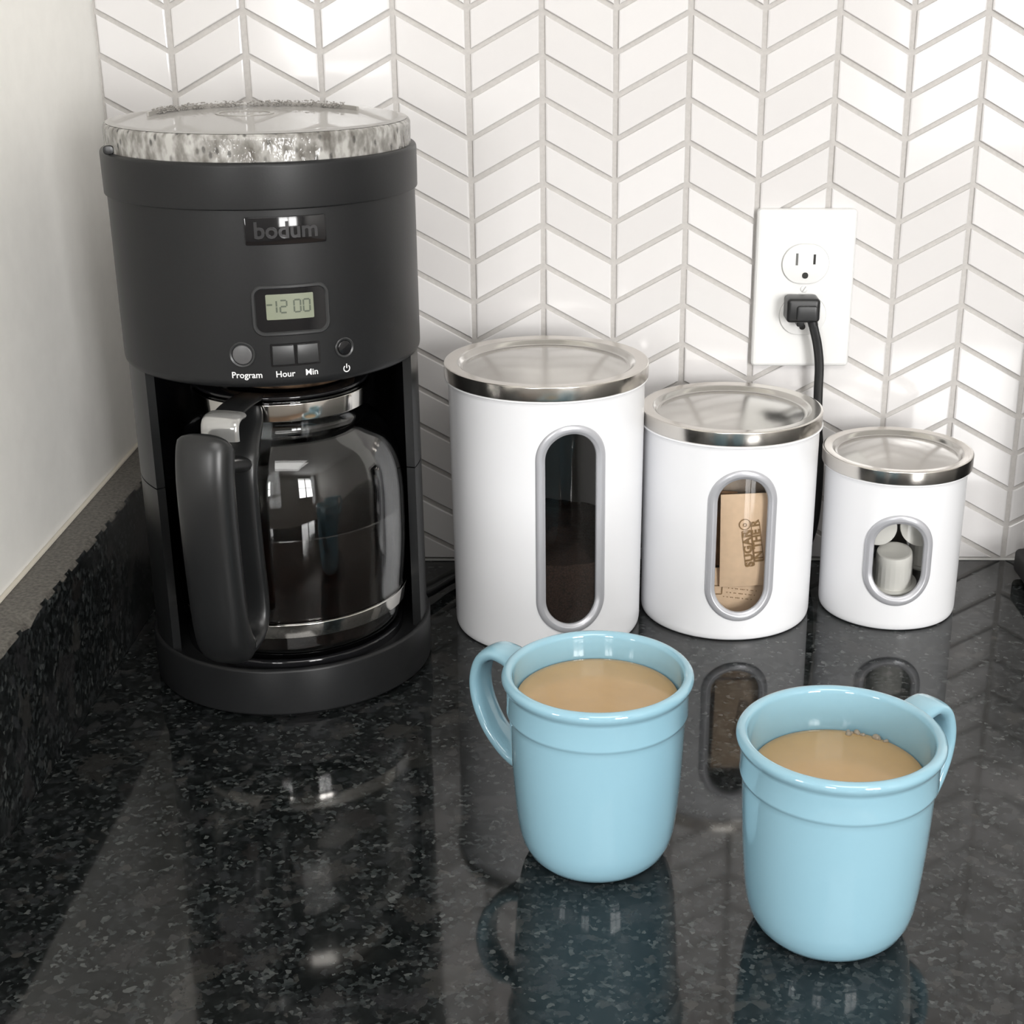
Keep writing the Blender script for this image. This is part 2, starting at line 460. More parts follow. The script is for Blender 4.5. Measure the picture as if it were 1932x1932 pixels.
struct(finish('wall_right', box_mesh(2.6, 2.7, -3.4, 0.12, -0.92, 1.55), M_ROOM, smooth=False))
struct(finish('wall_far_left', box_mesh(-2.7, -2.6, -3.4, 0.12, -0.92, 1.55), M_ROOM, smooth=False))
struct(finish('wall_behind', box_mesh(-2.7, 2.7, -3.5, -3.4, -0.92, 1.55), M_ROOM, smooth=False))
struct(finish('ceiling', box_mesh(-2.7, 2.7, -3.5, 0.12, 1.55, 1.6), M_CEIL, smooth=False))
struct(finish('floor', box_mesh(-2.7, 2.7, -3.5, 0.12, -0.97, -0.92), M_FLOOR, smooth=False))
M_WFRAME = mat('window_frame_white', (0.6, 0.6, 0.58), 0.4)
def window_frame(name, loc, rz, w_, h_):
    ms = [box_mesh(-w_/2-.06, w_/2+.06, -.03, .03, -h_/2-.06, -h_/2), box_mesh(-w_/2-.06, w_/2+.06, -.03, .03, h_/2, h_/2+.06),
          box_mesh(-w_/2-.06, -w_/2, -.03, .03, -h_/2, h_/2), box_mesh(w_/2, w_/2+.06, -.03, .03, -h_/2, h_/2)]
    o = struct(finish(name, join_meshes(ms), M_WFRAME, smooth=False)); o.location = loc; o.rotation_euler = (0, 0, rz)
    finish('mullion', box_mesh(-.022, .022, -.02, .03, -h_/2, h_/2), M_WFRAME, o, smooth=False)
    finish('mullion', box_mesh(-w_/2, w_/2, -.02, .028, -.022, .022), M_WFRAME, o, smooth=False)
window_frame('window_1', (1.75, -3.34, 0.62), 0, 0.86, 1.20)
window_frame('window_2', (-0.50, -3.34, 0.62), 0, 0.56, 0.85)
window_frame('window_3', (-2.54, -2.95, 0.62), PI/2, 0.70, 0.95)

# ------------------------------------------------------------------ counter and side splash
ct = finish('countertop', box_mesh(0.0, 2.4, -0.645, 0.0005, -0.03, 0.0, 0.003, 2), M_GRANITE, smooth=False)
tag(ct, 'polished black speckled granite countertop that everything stands on', 'countertop')
def build_splash():
    L, H, T = 0.645, 0.0955, 0.0262
    ny, nz, nx = 150, 14, 4
    V, F = [], []
    def chip(i):
        y = i/ny*L
        c = 0.0003*math.sin(y*310)+0.0003*math.sin(y*171+1)+0.0003*random.uniform(-1, 1)
        if abs(y-0.318) < 0.012: c -= 0.0045*(1-abs(y-0.318)/0.012)
        return c
    ring = []
    for i in range(ny+1):
        y = -i/ny*L; c = chip(i)
        sec = [(0.0, 0.0), (T, 0.0), (T, H*0.5), (T, H-0.006), (T-0.0004, H-0.0022+c*0.6), (T-0.0018+c*1.2, H-0.0004+c*0.3), (T-0.006+c, H), (0.0, H)]
        ring.append([len(V)+j for j in range(len(sec))]); V += [(x, y, z) for x, z in sec]
    S = 8
    for i in range(ny):
        for j in range(S): F.append([ring[i][j], ring[i][(j+1) % S], ring[i+1][(j+1) % S], ring[i+1][j]])
    F.append(ring[0]); F.append(ring[-1][::-1])
    o = finish('side_splash', from_data(V, F), M_GRANITE_RAW, angle=50)
    o.data.materials.append(M_SAWN)
    for p in o.data.polygons: p.material_index = 1 if (p.normal.z > 0.6 and p.center.z > H*0.8) else 0
    o.location = (0.0006, -0.0006, 0.0004)
    tag(o, 'low black granite splash strip with chipped edge along the cream wall', 'backsplash')
    finish('caulk_line', tube([(0.0008, -0.002, H+0.0004), (0.0008, -L, H+0.0004)], superell(0.0016, 0.0012, 2, 8)), mat('caulk', (0.62, 0.58, 0.50), 0.6), o)
build_splash()

# ================================================================== COFFEE MAKER
MC = (0.142, -0.168); MROT = math.radians(18)
D = math.radians
def build_coffee_maker():
    root = empty('coffee_maker', (MC[0], MC[1], 0.0), MROT)
    tag(root, 'tall round black drip coffee maker with clear lid beside the cream wall', 'coffee maker')
    P = lambda n, me, m, **k: finish(n, me, m, root, **k)
    # base
    P('base', lathe(round_prof([(0, 0.0012), (0.086, 0.0012), (0.0895, 0.003), (0.0898, 0.0325), (0.087, 0.0335), (0.0855, 0.0300), (0, 0.0300)], [0, 0.001, 0.0012, 0.0012, 0.0012, 0.001, 0]), 128), M_BLACK)
    P('foot_ring', lathe([(0.070, 0.0002), (0.084, 0.0002), (0.084, 0.0016), (0.070, 0.0016)], 64, closed_profile=True), M_BLACK_S)
    P('hot_plate', lathe(round_prof([(0.0690, 0.0300), (0.0690, 0.0355), (0.0665, 0.0362), (0.063, 0.0345), (0, 0.0345)], [0, .0012, .0012, .001, 0]), 96), M_BLACK_G, loc=(0, -0.014, 0))
    # rear tower: two curved shells with a seam
    for (z0, z1, nm) in ((0.030, 0.1385, 'lower_tower'), (0.1393, 0.211, 'upper_tower')):
        r0, r1 = 0.0876, 0.0822
        P(nm, lathe([(r0, z0), (r0, z1), (r1, z1), (r1, z0)], 72, D(60), D(294), closed_profile=True), M_BLACK_S, angle=30)
    P('tower_lining', lathe([(0.0821, 0.031), (0.0821, 0.2085), (0.0816, 0.2085), (0.0816, 0.031)], 64, D(64), D(290), closed_profile=True), M_BLACK_G)
    # brew head
    P('brew_head', lathe(round_prof([(0, 0.2100), (0.080, 0.2090), (0.0895, 0.2105), (0.0897, 0.3115), (0.086, 0.3115), (0.086, 0.2900), (0, 0.2900)], [0, .003, .008, 0, 0, 0, 0]), 128), M_BLACK)
    P('collar', lathe(round_prof([(0.0893, 0.3095), (0.0913, 0.3100), (0.0915, 0.3335), (0.0905, 0.3350), (0.0875, 0.3350), (0.0872, 0.3095)], [0, .0008, .0015, .001, .0005, 0]), 128), M_BLACK)
    P('water_tank_lining', lathe([(0.0868, 0.2902), (0.0868, 0.334), (0.0860, 0.334), (0.0858, 0.2902)], 64), M_BLACK_S)
    P('brew_basket', lathe(round_prof([(0, 0.2014), (0.034, 0.2014), (0.040, 0.2035), (0.041, 0.2098), (0, 0.2098)], [0, .002, .002, 0, 0]), 64), M_BASKET, loc=(0.004, -0.028, 0))
    # clear lid
    lid = P('lid_wall', lathe(round_prof([(0.0868, 0.3340), (0.0882, 0.3345), (0.0884, 0.3478), (0.0868, 0.3498), (0.0846, 0.3490), (0.0848, 0.3340)], [0, 0, .002, .0018, .001, 0]), 128), M_MIST)
    lid['label'] = 'clear plastic lid wall beaded with condensation'
    lt = P('lid_top', lathe(round_prof([(0.0866, 0.3497), (0.083, 0.3505), (0, 0.3508)], [0, .002, 0]), 96), M_LIDTOP)
    lt['label'] = 'clear lid top reflecting the tiles'
    # condensation: band of small drops under the lid top
    bm = bmesh.new(); rnd = random.Random(3)
    for i in range(900):
        az = D(180)+D(62)*rnd.uniform(-1, 1); r = 0.064+rnd.gauss(0, 0.0016)
        bmesh.ops.create_icosphere(bm, subdivisions=1, radius=rnd.uniform(0.0003, 0.0009), matrix=Matrix.Translation((r*math.sin(az), -r*math.cos(az), 0.3512+rnd.random()**2*0.0032)) @ Matrix.Diagonal((1, 1, 0.6, 1)))
    for i in range(90):
        az = D(180)+D(40)*rnd.uniform(-1, 1); r = rnd.uniform(0.068, 0.080)
        bmesh.ops.create_icosphere(bm, subdivisions=1, radius=rnd.uniform(0.0004, 0.0011), matrix=Matrix.Translation((r*math.sin(az), -r*math.cos(az), 0.3512)) @ Matrix.Diagonal((1, 1, 0.35, 1)))
    me = bpy.data.meshes.new('m'); bm.to_mesh(me); bm.free()
    dr = P('condensation', me, M_DROPS); dr['kind'] = 'stuff'
    P('lid_ridge', lathe([(0.0650, 0.3506), (0.0650, 0.3530), (0.0636, 0.3530), (0.0636, 0.3506)], 48, D(180-74), D(180+74), closed_profile=True), M_DROPS)
    P('lid_finger_ring', lathe([(0.0150, 0.3507), (0.0172, 0.3507), (0.0172, 0.3511), (0.0150, 0.3511)], 48, closed_profile=True), M_DROPS, loc=(-0.006, 0.018, 0))
    P('lid_clip', slab(0.006, 0.005, 0.002, 0.001, -0.001, 12, 0.0006), M_BLACK_S, loc=(-0.0868, -0.026, 0.3372))
    # name badge
    R = 0.0897
    bd = P('name_badge', wrap(slab(0.0446, 0.0152, 0.001, 0.001, -0.0008, 24, 0.0004), R, 0.0), M_BLACK_G, loc=(0, 0, 0.2985))
    bd['label'] = 'glossy black name badge'
    P2 = finish('badge_lettering', wrap(text_mesh('bodum', 0.0125, 0.00028, 1.0, 0.0003), R+0.0009, 0.0), M_EMBOSS, bd)
    P2['label'] = 'raised black letters'
    # clock
    cb = P('clock_bezel', wrap(ring_frame(0.0410, 0.0265, 0.0055, [(-0.0012, 0.001), (0.0012, 0.001), (0.0012, -0.0005), (0.0006, -0.0012), (-0.0006, -0.0012), (-0.0012, -0.0005)]), R, 0.0), M_DARKGREY, loc=(0, 0, 0.2545))
    cp = P('clock_window', wrap(slab(0.0400, 0.0255, 0.005, 0.001, -0.0004, 24), R, 0.0), M_BLACK_G, loc=(0, 0, 0.2545))
    sc_ = finish('screen', wrap(slab(0.0262, 0.0142, 0.0006, 0.0, -0.0006, 16, cx=-0.0006, cz=0.0020), R, 0.0), M_LCD, cp); sc_['label'] = 'grey-green clock display'
    # seven-segment figures: -12 00
    SEG = {'a': (0, 1, 1), 'b': (1, .5, 0), 'c': (1, -.5, 0), 'd': (0, -1, 1), 'e': (-1, -.5, 0), 'f': (-1, .5, 0), 'g': (0, 0, 1)}
    dig = {'1': 'bc', '2': 'abged', '0': 'abcdef', '-': 'g'}
    ms = []
    hw, hh, th = 0.0018, 0.0034, 0.00085
    for ch, cx in (('-', -0.0112), ('1', -0.0092), ('2', -0.0036), ('0', 0.0040), ('0', 0.0092)):
        for s in dig[ch]:
            sx, sz, hor = SEG[s]
            zc = 0.0022+sz*hh+(0.0012 if ch == '-' else 0); xc = cx-0.0006+sx*hw
            ww, h2 = (hw*2-0.0006, th) if hor else (th, hh-0.0004)
            ms.append(box_mesh(xc-ww/2, xc+ww/2, -0.00075, -0.0005, zc-h2/2, zc+h2/2))
    sg = finish('screen_figures', wrap(join_meshes(ms), R, 0.0), M_LCDSEG, cp, smooth=False); sg['label'] = 'dark clock figures reading 12 00'
    # buttons
    def rbutton(nm, az, z, r, m1, m2, lab):
        rim = P(nm, wrap(ring_frame(2*r, 2*r, r, [(-0.0007, 0.001), (0.0007, 0.001), (0.0007, -0.0005), (0.0002, -0.0009), (-0.0007, -0.0005)]), R, D(az)), M_DARKGREY, loc=(0, 0, z)); rim['label'] = lab
        finish('button_cap', wrap(slab(2*r-0.002, 2*r-0.002, r, 0.001, -0.0007, 16, 0.0006), R, D(az)), m1, rim)
    rbutton('program_button', -18.3, 0.2299, 0.0066, mat('grey_button', (0.085, 0.085, 0.087), 0.35), None, 'round grey program button')
    rbutton('power_button', 18.9, 0.2296, 0.0052, M_BLACK_G, None, 'round glossy black power button')
    fr = P('button_surround', wrap(slab(0.0278, 0.0132, 0.0008, 0.001, -0.0003, 24), R, D(0.5)), M_BLACK_G, loc=(0, 0, 0.2291))
    for nm, cx in (('hour_button', -0.0068), ('minute_button', 0.0068)):
        P(nm, wrap(slab(0.0122, 0.0112, 0.0006, 0.0005, -0.0011, 10, 0.0005, cx=cx), R, D(0.5)), M_DARKGREY, loc=(0, 0, 0.2291))
    for s, az, z, nm in (('Program', -17.2, 0.2180, 'program_lettering'), ('Hour', -3.6, 0.2180, 'hour_lettering'), ('Min', 5.9, 0.2180, 'minute_lettering')):
        P(nm, wrap(text_mesh(s, 0.0050, 0.00008, 1.0, 0.00006), R+0.0002, D(az)), M_PRINT, loc=(0, 0, z), smooth=False)
    # power symbol
    arc = [(0.0019*math.sin(a), 0, 0.0019*math.cos(a)) for a in [D(38)+D(284)*k/24 for k in range(25)]]
    ms = [tube(arc, superell(0.00032, 0.00012, 2, 8), up=Vector((0, 1, 0))), box_mesh(-0.0003, 0.0003, -0.0001, 0.0001, 0.0002, 0.0028)]
    P('power_symbol', wrap(join_meshes(ms), R+0.0002, D(19.4)), M_PRINT, loc=(0, 0, 0.2172), smooth=False)
    return root
build_coffee_maker()

def build_carafe():
    az = math.radians(18)
    cx, cy = MC[0]+0.02*math.sin(az), MC[1]-0.02*math.cos(az)
    zb = 0.0366
    root = empty('glass_carafe', (cx, cy, zb), 0.0)
    tag(root, 'glass coffee carafe with steel band and black handle under the brew head', 'carafe')
    Z = lambda z: z-zb
    outer = [(0.0, 0.0385), (0.058, 0.0375), (0.0665, 0.0425), (0.0690, 0.052), (0.0705, 0.066), (0.0722, 0.090), (0.0725, 0.112), (0.0722, 0.132), (0.0700, 0.149), (0.0648, 0.1625), (0.0570, 0.1715), (0.0508, 0.1770), (0.0500, 0.1815), (0.0515, 0.1850), (0.0528, 0.1880), (0.0528, 0.1965)]
    sp = [(p.x, p.y) for p in spline([(r, z, 0) for r, z in outer[1:]], 5)]
    o_prof = [(0.0, Z(0.0385))]+[(r, Z(z)) for r, z in sp]
    t = 0.0020
    inner = [(max(r-t, 0), z+(t if i < 3 else 0)) for i, (r, z) in enumerate(o_prof)][::-1]
    top = [(o_prof[-1][0]-t*0.5, o_prof[-1][1]+0.0008)]
    finish('glass_body', lathe(o_prof+top+inner, 96), M_GLASS, root, angle=60)
    finish('steel_band', lathe(round_prof([(0.0697, Z(0.0548)), (0.0708, Z(0.0545)), (0.0715, Z(0.0635)), (0.0704, Z(0.0638))], [0, .0004, .0004, 0]), 128), M_CHROME, root)
    finish('neck_band', lathe(round_prof([(0.0532, Z(0.1850)), (0.0542, Z(0.1852)), (0.0542, Z(0.1955)), (0.0532, Z(0.1958))], [0, .0004, .0004, 0]), 96), M_CHROME, root)
    finish('lid', lathe(round_prof([(0, Z(0.1930)), (0.0500, Z(0.1930)), (0.0500, Z(0.1975)), (0.0530, Z(0.1980)), (0.0530, Z(0.1998)), (0.046, Z(0.2008)), (0.036, Z(0.1985)), (0, Z(0.1985))], [0, 0, 0, .0006, .0008, .002, .002, 0]), 96), M_BLACK_G, root)
    # handle, pointing to the front left
    ha = math.radians(-10.5); u = Vector((math.sin(ha), -math.cos(ha), 0)); sd = Vector((math.cos(ha), math.sin(ha), 0))
    pt = lambda r, z: u*r+Vector((0, 0, Z(z)))
    grip = spline([pt(0.1120, 0.1915), pt(0.1160, 0.187), pt(0.1190, 0.170), pt(0.1190, 0.140), pt(0.1175, 0.108), pt(0.1150, 0.083), pt(0.1100, 0.070), pt(0.102, 0.0640)], 8)
    n = len(grip); sc_ = [1.0]*n
    for k in range(7): sc_[k] = min(1, 0.30+0.74*math.sin(PI/2*(k/6)))
    for k in range(5): sc_[n-1-k] = 0.55+0.09*k
    finish('handle', tube(grip, superell(0.0158, 0.0105, 2.7, 24), across=sd, scale=sc_), M_BLACK_S, root, angle=60)
    strap = spline([pt(0.0555, 0.1955), pt(0.0600, 0.188), pt(0.0740, 0.176), pt(0.0810, 0.165), pt(0.0820, 0.145), pt(0.0805, 0.110), pt(0.0785, 0.088), pt(0.0800, 0.074), pt(0.0880, 0.0655), pt(0.104, 0.0640)], 7)
    n = len(strap); sc_ = [min(1, 0.62+0.38*k/16) for k in range(n)]
    finish('handle_strap', tube(strap, superell(0.0140, 0.0042, 3.0, 20), across=sd, scale=sc_), M_BLACK_S, root, angle=60)
    bridge = spline([pt(0.0790, 0.168), pt(0.092, 0.172), pt(0.106, 0.176), pt(0.116, 0.176)], 5)
    finish('handle_bridge', tube(bridge, superell(0.0120, 0.0050, 2.6, 16), across=sd), M_BLACK_S, root, angle=60)
    finish('lever_arm', tube(spline([pt(0.0480, 0.1992), pt(0.062, 0.2000), pt(0.075, 0.1996), pt(0.0860, 0.1982)], 5), superell(0.0085, 0.0020, 3.0, 16), across=sd), M_BLACK_S, root, angle=50)
    lever = spline([pt(0.0830, 0.1984), pt(0.0890, 0.1984), pt(0.0930, 0.1970), pt(0.0948, 0.1935), pt(0.0950, 0.1870)], 5)
    lv = finish('lid_lever', tube(lever, superell(0.0112, 0.0024, 3.0, 16), across=sd), M_CLEAR_GLINT, root, angle=50); lv['label'] = 'clear shiny lid lever above the handle'
    for k in range(5):  # ribs of the black grip, coloured pale to stand in for their glints
        me = bpy.data.meshes.new('m'); bm = bmesh.new(); bmesh.ops.create_uvsphere(bm, u_segments=12, v_segments=8, radius=1)
        for v in bm.verts: v.co = (v.co.x*0.0020, v.co.y*0.0024, v.co.z*0.0068)
        bm.to_mesh(me); bm.free()
        z = 0.160-0.0165*k
        rb = finish('grip_rib_glint', me, M_CLEAR_GLINT, root); p = pt(0.1155-0.0004*k*k*0.5, z)-sd*0.0150; rb.location = p; rb.rotation_euler = (0.12, 0.12, ha)
    # the brew itself
    br = [(0, 0.0412), (0.0560, 0.0400), (0.0640, 0.0446), (0.0664, 0.052), (0.0680, 0.066), (0.0697, 0.090), (0.0700, 0.108), (0.0700, 0.1165), (0.0695, 0.1172), (0, 0.1172)]
    b = finish('black_coffee', lathe(br, 96), M_BREW)
    b.location = (cx, cy, 0); tag(b, 'dark brewed coffee filling the glass carafe', 'coffee')
build_carafe()

# ================================================================== CANISTERS
def build_canister(name, label, X, Y, rb, rt, rl, zt, az, zc, hz):
    """rb/rt body radius at the foot/top, rl lid radius, zt lid top, window centre azimuth, centre height and inner half height"""
    root = empty(name, (X, Y, 0.0), 0.0)
    tag(root, label, 'canister', 'white canisters')
    zb = zt-0.0082; t = 0.0012
    out = round_prof([(0, 0.0004), (rb-0.001, 0.0004), (rb, 0.004), (rt, zb-0.006), (rt+0.0008, zb-0.0035), (rt+0.0012, zb-0.0004)], [0, .004, .003, 0, .001, 0])
    inn = [(rt-t, zb-0.0004), (rb-t, 0.004), (0, 0.003)]
    me = lathe(out+inn, 160)
    o = finish('body', me, M_WHITE, root); me.materials.append(M_INSIDE)
    hw = 0.0205
    cut = bpy.data.objects.new('c', slab(2*hw, 2*hz+0.005, hw, -0.02, -0.09, 36)); COL.objects.link(cut)
    cut.location = (X, Y, zc); cut.rotation_euler = (0, 0, az)
    for m_ in (M_WHITE,): cut.data.materials.append(m_)
    md = o.modifiers.new('b', 'BOOLEAN'); md.operation = 'DIFFERENCE'; md.object = cut; md.solver = 'EXACT'
    bpy.context.view_layer.update(); dg = bpy.context.evaluated_depsgraph_get()
    nm = bpy.data.meshes.new_from_object(o.evaluated_get(dg)); o.modifiers.clear(); o.data = nm; nm.name = 'body'
    bpy.data.objects.remove(cut)
    nm.shade_smooth(); nm.set_sharp_from_angle(angle=math.radians(35))
    nm.materials.clear(); nm.materials.append(M_WHITE); nm.materials.append(M_INSIDE)
    for p in nm.polygons:                                   # the unpainted inside
        c = p.center; r = math.hypot(c.x, c.y)
        inward = (p.normal.x*c.x+p.normal.y*c.y) < 0
        p.material_index = 1 if (inward and r < rt-0.0006 and abs(p.normal.z) < 0.5 and r > rb*0.9) or (abs(p.normal.z) > 0.5 and c.z > 0.0025 and c.z < 0.0045 and r < rb*0.9) else 0
    R = (rb+rt)/2+0.0002
    wi, ho = 0.0178, 0.0243
    sec = [(-0.0004, 0.0016), (-0.0004, 0.0004), (0.0000, -0.0003), (0.0008, -0.0005), (0.0012, -0.0012), (0.0020, -0.0016), (0.0046, -0.0013), (0.0056, -0.0008), (0.0062, 0.0003), (0.0040, 0.0012)]
    f = finish('window_frame', wrap(ring_frame(2*wi, 2*hz, wi, sec, n=18), R, az), M_FRAME, root, angle=60); f.location = (0, 0, zc)
    p = finish('window_pane', wrap(slab(2*wi, 2*hz, wi, 0.0016, 0.0010, 30), R, az), M_PANE, root); p.location = (0, 0, zc)
    # lid: rolled steel band, flat rim, shallow dome inside a groove
    e = 0.0098
    finish('lid_band', lathe(round_prof([(rl-0.0022, zt-e), (rl, zt-e), (rl+0.0001, zt-0.0004), (rl-0.0012, zt), (rl*0.875, zt-0.0006)], [0, .0006, .0008, .0008, 0]), 128), M_STEEL_B, root)
    dome = [(rl*0.875, zt-0.0006), (rl*0.855, zt-0.0012), (rl*0.835, zt-0.0034), (rl*0.815, zt-0.0042), (rl*0.79, zt-0.0040)]
    for k in range(1, 10):
        q = 1-k/9; dome.append((rl*0.79*q, zt-0.0040+0.0062*(1-q*q)))
    finish('lid_top', lathe(dome, 128), M_STEEL, root, angle=70)
    finish('body_bead', lathe(round_prof([(rt-0.0005, zt-e-0.0022), (rt+0.0022, zt-e-0.0012), (rt+0.0022, zt-e-0.0002), (rt-0.0005, zt-e)], [0, .001, .001, 0]), 96), M_WHITE, root)
    return root
TALL = (0.3093, -0.1074); MID = (0.4362, -0.0885); SML = (0.5537, -0.0845)
build_canister('tall_canister', 'tallest white canister with dark oval window, next to the coffee maker', *TALL, 0.0645, 0.0657, 0.0681, 0.188, D(15.0), 0.0897, 0.0664)
build_canister('medium_canister', 'medium white canister showing kraft sugar packets in its oval window', *MID, 0.0600, 0.0605, 0.0622, 0.1505, D(3.2), 0.0700, 0.0483)
build_canister('small_canister', 'smallest white canister showing creamer cups in its oval window', *SML, 0.0482, 0.0489, 0.0518, 0.1185, D(-5.6), 0.0532, 0.0274)

# ground coffee in the tall canister
def build_grounds():
    V, F = [], []; nr, na = 10, 64; rnd = random.Random(5)
    V.append((0, 0, 0.064))
    for i in range(1, nr+1):
        for j in range(na):
            a = 2*PI*j/na; r = 0.0628*i/nr
            V.append((r*math.sin(a), -r*math.cos(a), 0.066+0.0012*math.sin(a*3+i)+rnd.uniform(-.0007, .0007)))
    for j in range(na):
        V.append((0.0625*math.sin(2*PI*j/na), -0.0625*math.cos(2*PI*j/na), 0.0042))
    V.append((0, 0, 0.0042))
    for j in range(na): F.append([0, 1+j, 1+(j+1) % na])
    for i in range(nr):
        for j in range(na): F.append([1+i*na+j, 1+i*na+(j+1) % na, 1+(i+1)*na+(j+1) % na, 1+(i+1)*na+j])
    b = 1+nr*na
    for j in range(na): F.append([b+j, b+(j+1) % na, len(V)-1])
    o = finish('ground_coffee', from_data(V, F), M_GROUNDS); o.location = (*TALL, 0)
    o['kind'] = 'stuff'; tag(o, 'dark brown ground coffee lying in the tall canister', 'coffee')
build_grounds()

# sugar packets in the middle canister
def packet_mesh(w_, h_, puff):
    nx, nz = 12, 16; V, F = [], []
    for s in (1, -1):
        for j in range(nz+1):
            for i in range(nx+1):
                x, z = i/nx*2-1, j/nz*2-1
                p = max(0, (1-x**4)*(1-abs(z)**6))
                V.append((x*w_/2, s*(0.00025+puff*p*0.5), z*h_/2))
    N = (nx+1)*(nz+1)
    for s in (0, 1):
        for j in range(nz):
            for i in range(nx):
                a = s*N+j*(nx+1)+i; F.append([a, a+1, a+nx+2, a+nx+1])
    def rim(ids):
        for a, b in zip(ids, ids[1:]): F.append([a, b, b+N, a+N])
    rim([i for i in range(nx+1)]); rim([nz*(nx+1)+i for i in range(nx+1)])
    rim([j*(nx+1) for j in range(nz+1)]); rim([j*(nx+1)+nx for j in range(nz+1)])
    return from_data(V, F)
def build_packets():
    def packet(label, m, loc, rot, w_=0.036, h_=0.066, puff=0.004):
        r = empty('sugar_packet', loc); r.rotation_euler = rot
        tag(r, label, 'packet', 'sugar packets in the medium canister')
        finish('paper_body', packet_mesh(w_, h_, puff), m, r, angle=60)
        return r
    X, Y = MID
    a = packet('kraft sugar packet standing upright in front, with boxed brown lettering', M_KRAFT, (X+0.0085, Y-0.0478, 0.0700), (D(2), D(-1.5), D(3)), 0.0370, 0.0680, 0.003)
    # printing runs up the packet
    yf = -0.0024
    def put(s, size, x, z, rot, bold, nm, par, spacing=1.0):
        me = text_mesh(s, size, 0.00005, spacing, bold)
        o = finish(nm, me, M_INK, par, smooth=False); o.location = (x, yf, z); o.rotation_euler = (0, rot, 0); return o
    put('SUGAR', 0.0080, 0.0004, -0.0055, D(-97), 0.00030, 'front_lettering', a, 1.08)['label'] = 'brown word SUGAR'
    put('IN THE R', 0.0078, 0.0064, 0.0000, D(-97), 0.00024, 'front_lettering', a, 0.98)['label'] = 'brown words IN THE R'
    def outline(w_, h_, x, z, rot, th=0.00022, rad=0.0006):
        o = finish('print_outline', ring_frame(w_, h_, rad, [(-th, 0), (th, 0), (th, -.00008), (-th, -.00008)], n=5), M_INK, a, smooth=False); o.location = (x, yf-0.00002, z); o.rotation_euler = (0, rot, 0)
    outline(0.0262, 0.0060, 0.0004, -0.0052, D(-97)); outline(0.0290, 0.0058, 0.0064, -0.0005, D(-97))
    o = finish('print_outline', ring_frame(0.0075, 0.0075, 0.00375, [(-.0003, 0), (.0003, 0), (.0003, -.00008), (-.0003, -.00008)], n=8), M_INK, a, smooth=False); o.location = (-0.0022, yf-0.00002, 0.0126)
    put('o', 0.0055, -0.0022, 0.0126, 0, 0.0001, 'front_lettering', a)
    b = packet('kraft sugar packet lying low in front with rows of small print', M_KRAFT, (X+0.0010, Y-0.0424, 0.0275), (D(0), D(2), D(3)), 0.0420, 0.0400, 0.003)
    for k, (s, x) in enumerate((('natural cane sugar', 0.0060), ('single serving', 0.0050), ('net wt', 0.0030))):
        put('. . .. ... . .. .', 0.0050, x, 0.0062-0.0032*k, D(6), 0.00005, 'small_print', b)
    o = finish('print_box', ring_frame(0.0085, 0.0062, 0.0006, [(-.0003, 0), (.0003, 0), (.0003, -.00008), (-.0003, -.00008)], n=4), M_INK, b, smooth=False); o.location = (-0.0125, yf, 0.0045)
    packet('dark brown packet edge showing left of the upright kraft packet', M_KRAFTDK, (X-0.0150, Y-0.0405, 0.0760), (D(0), D(3), D(0)), 0.0300, 0.054, 0.003)
    packet('lighter packet leaning behind the dark brown one', speckled('light_kraft', (0.42, 0.28, 0.17), 0.15, 80, 0.7), (X-0.0085, Y-0.0250, 0.0560), (D(-6), D(-6), D(-6)), 0.040, 0.076)
    packet('grey brown packet at the back reaching the top of the window', speckled('grey_kraft', (0.36, 0.29, 0.225), 0.3, 70, 0.6), (X+0.0040, Y-0.0345, 0.0830), (D(0), D(7), D(0)), 0.052, 0.062, 0.003)
build_packets()

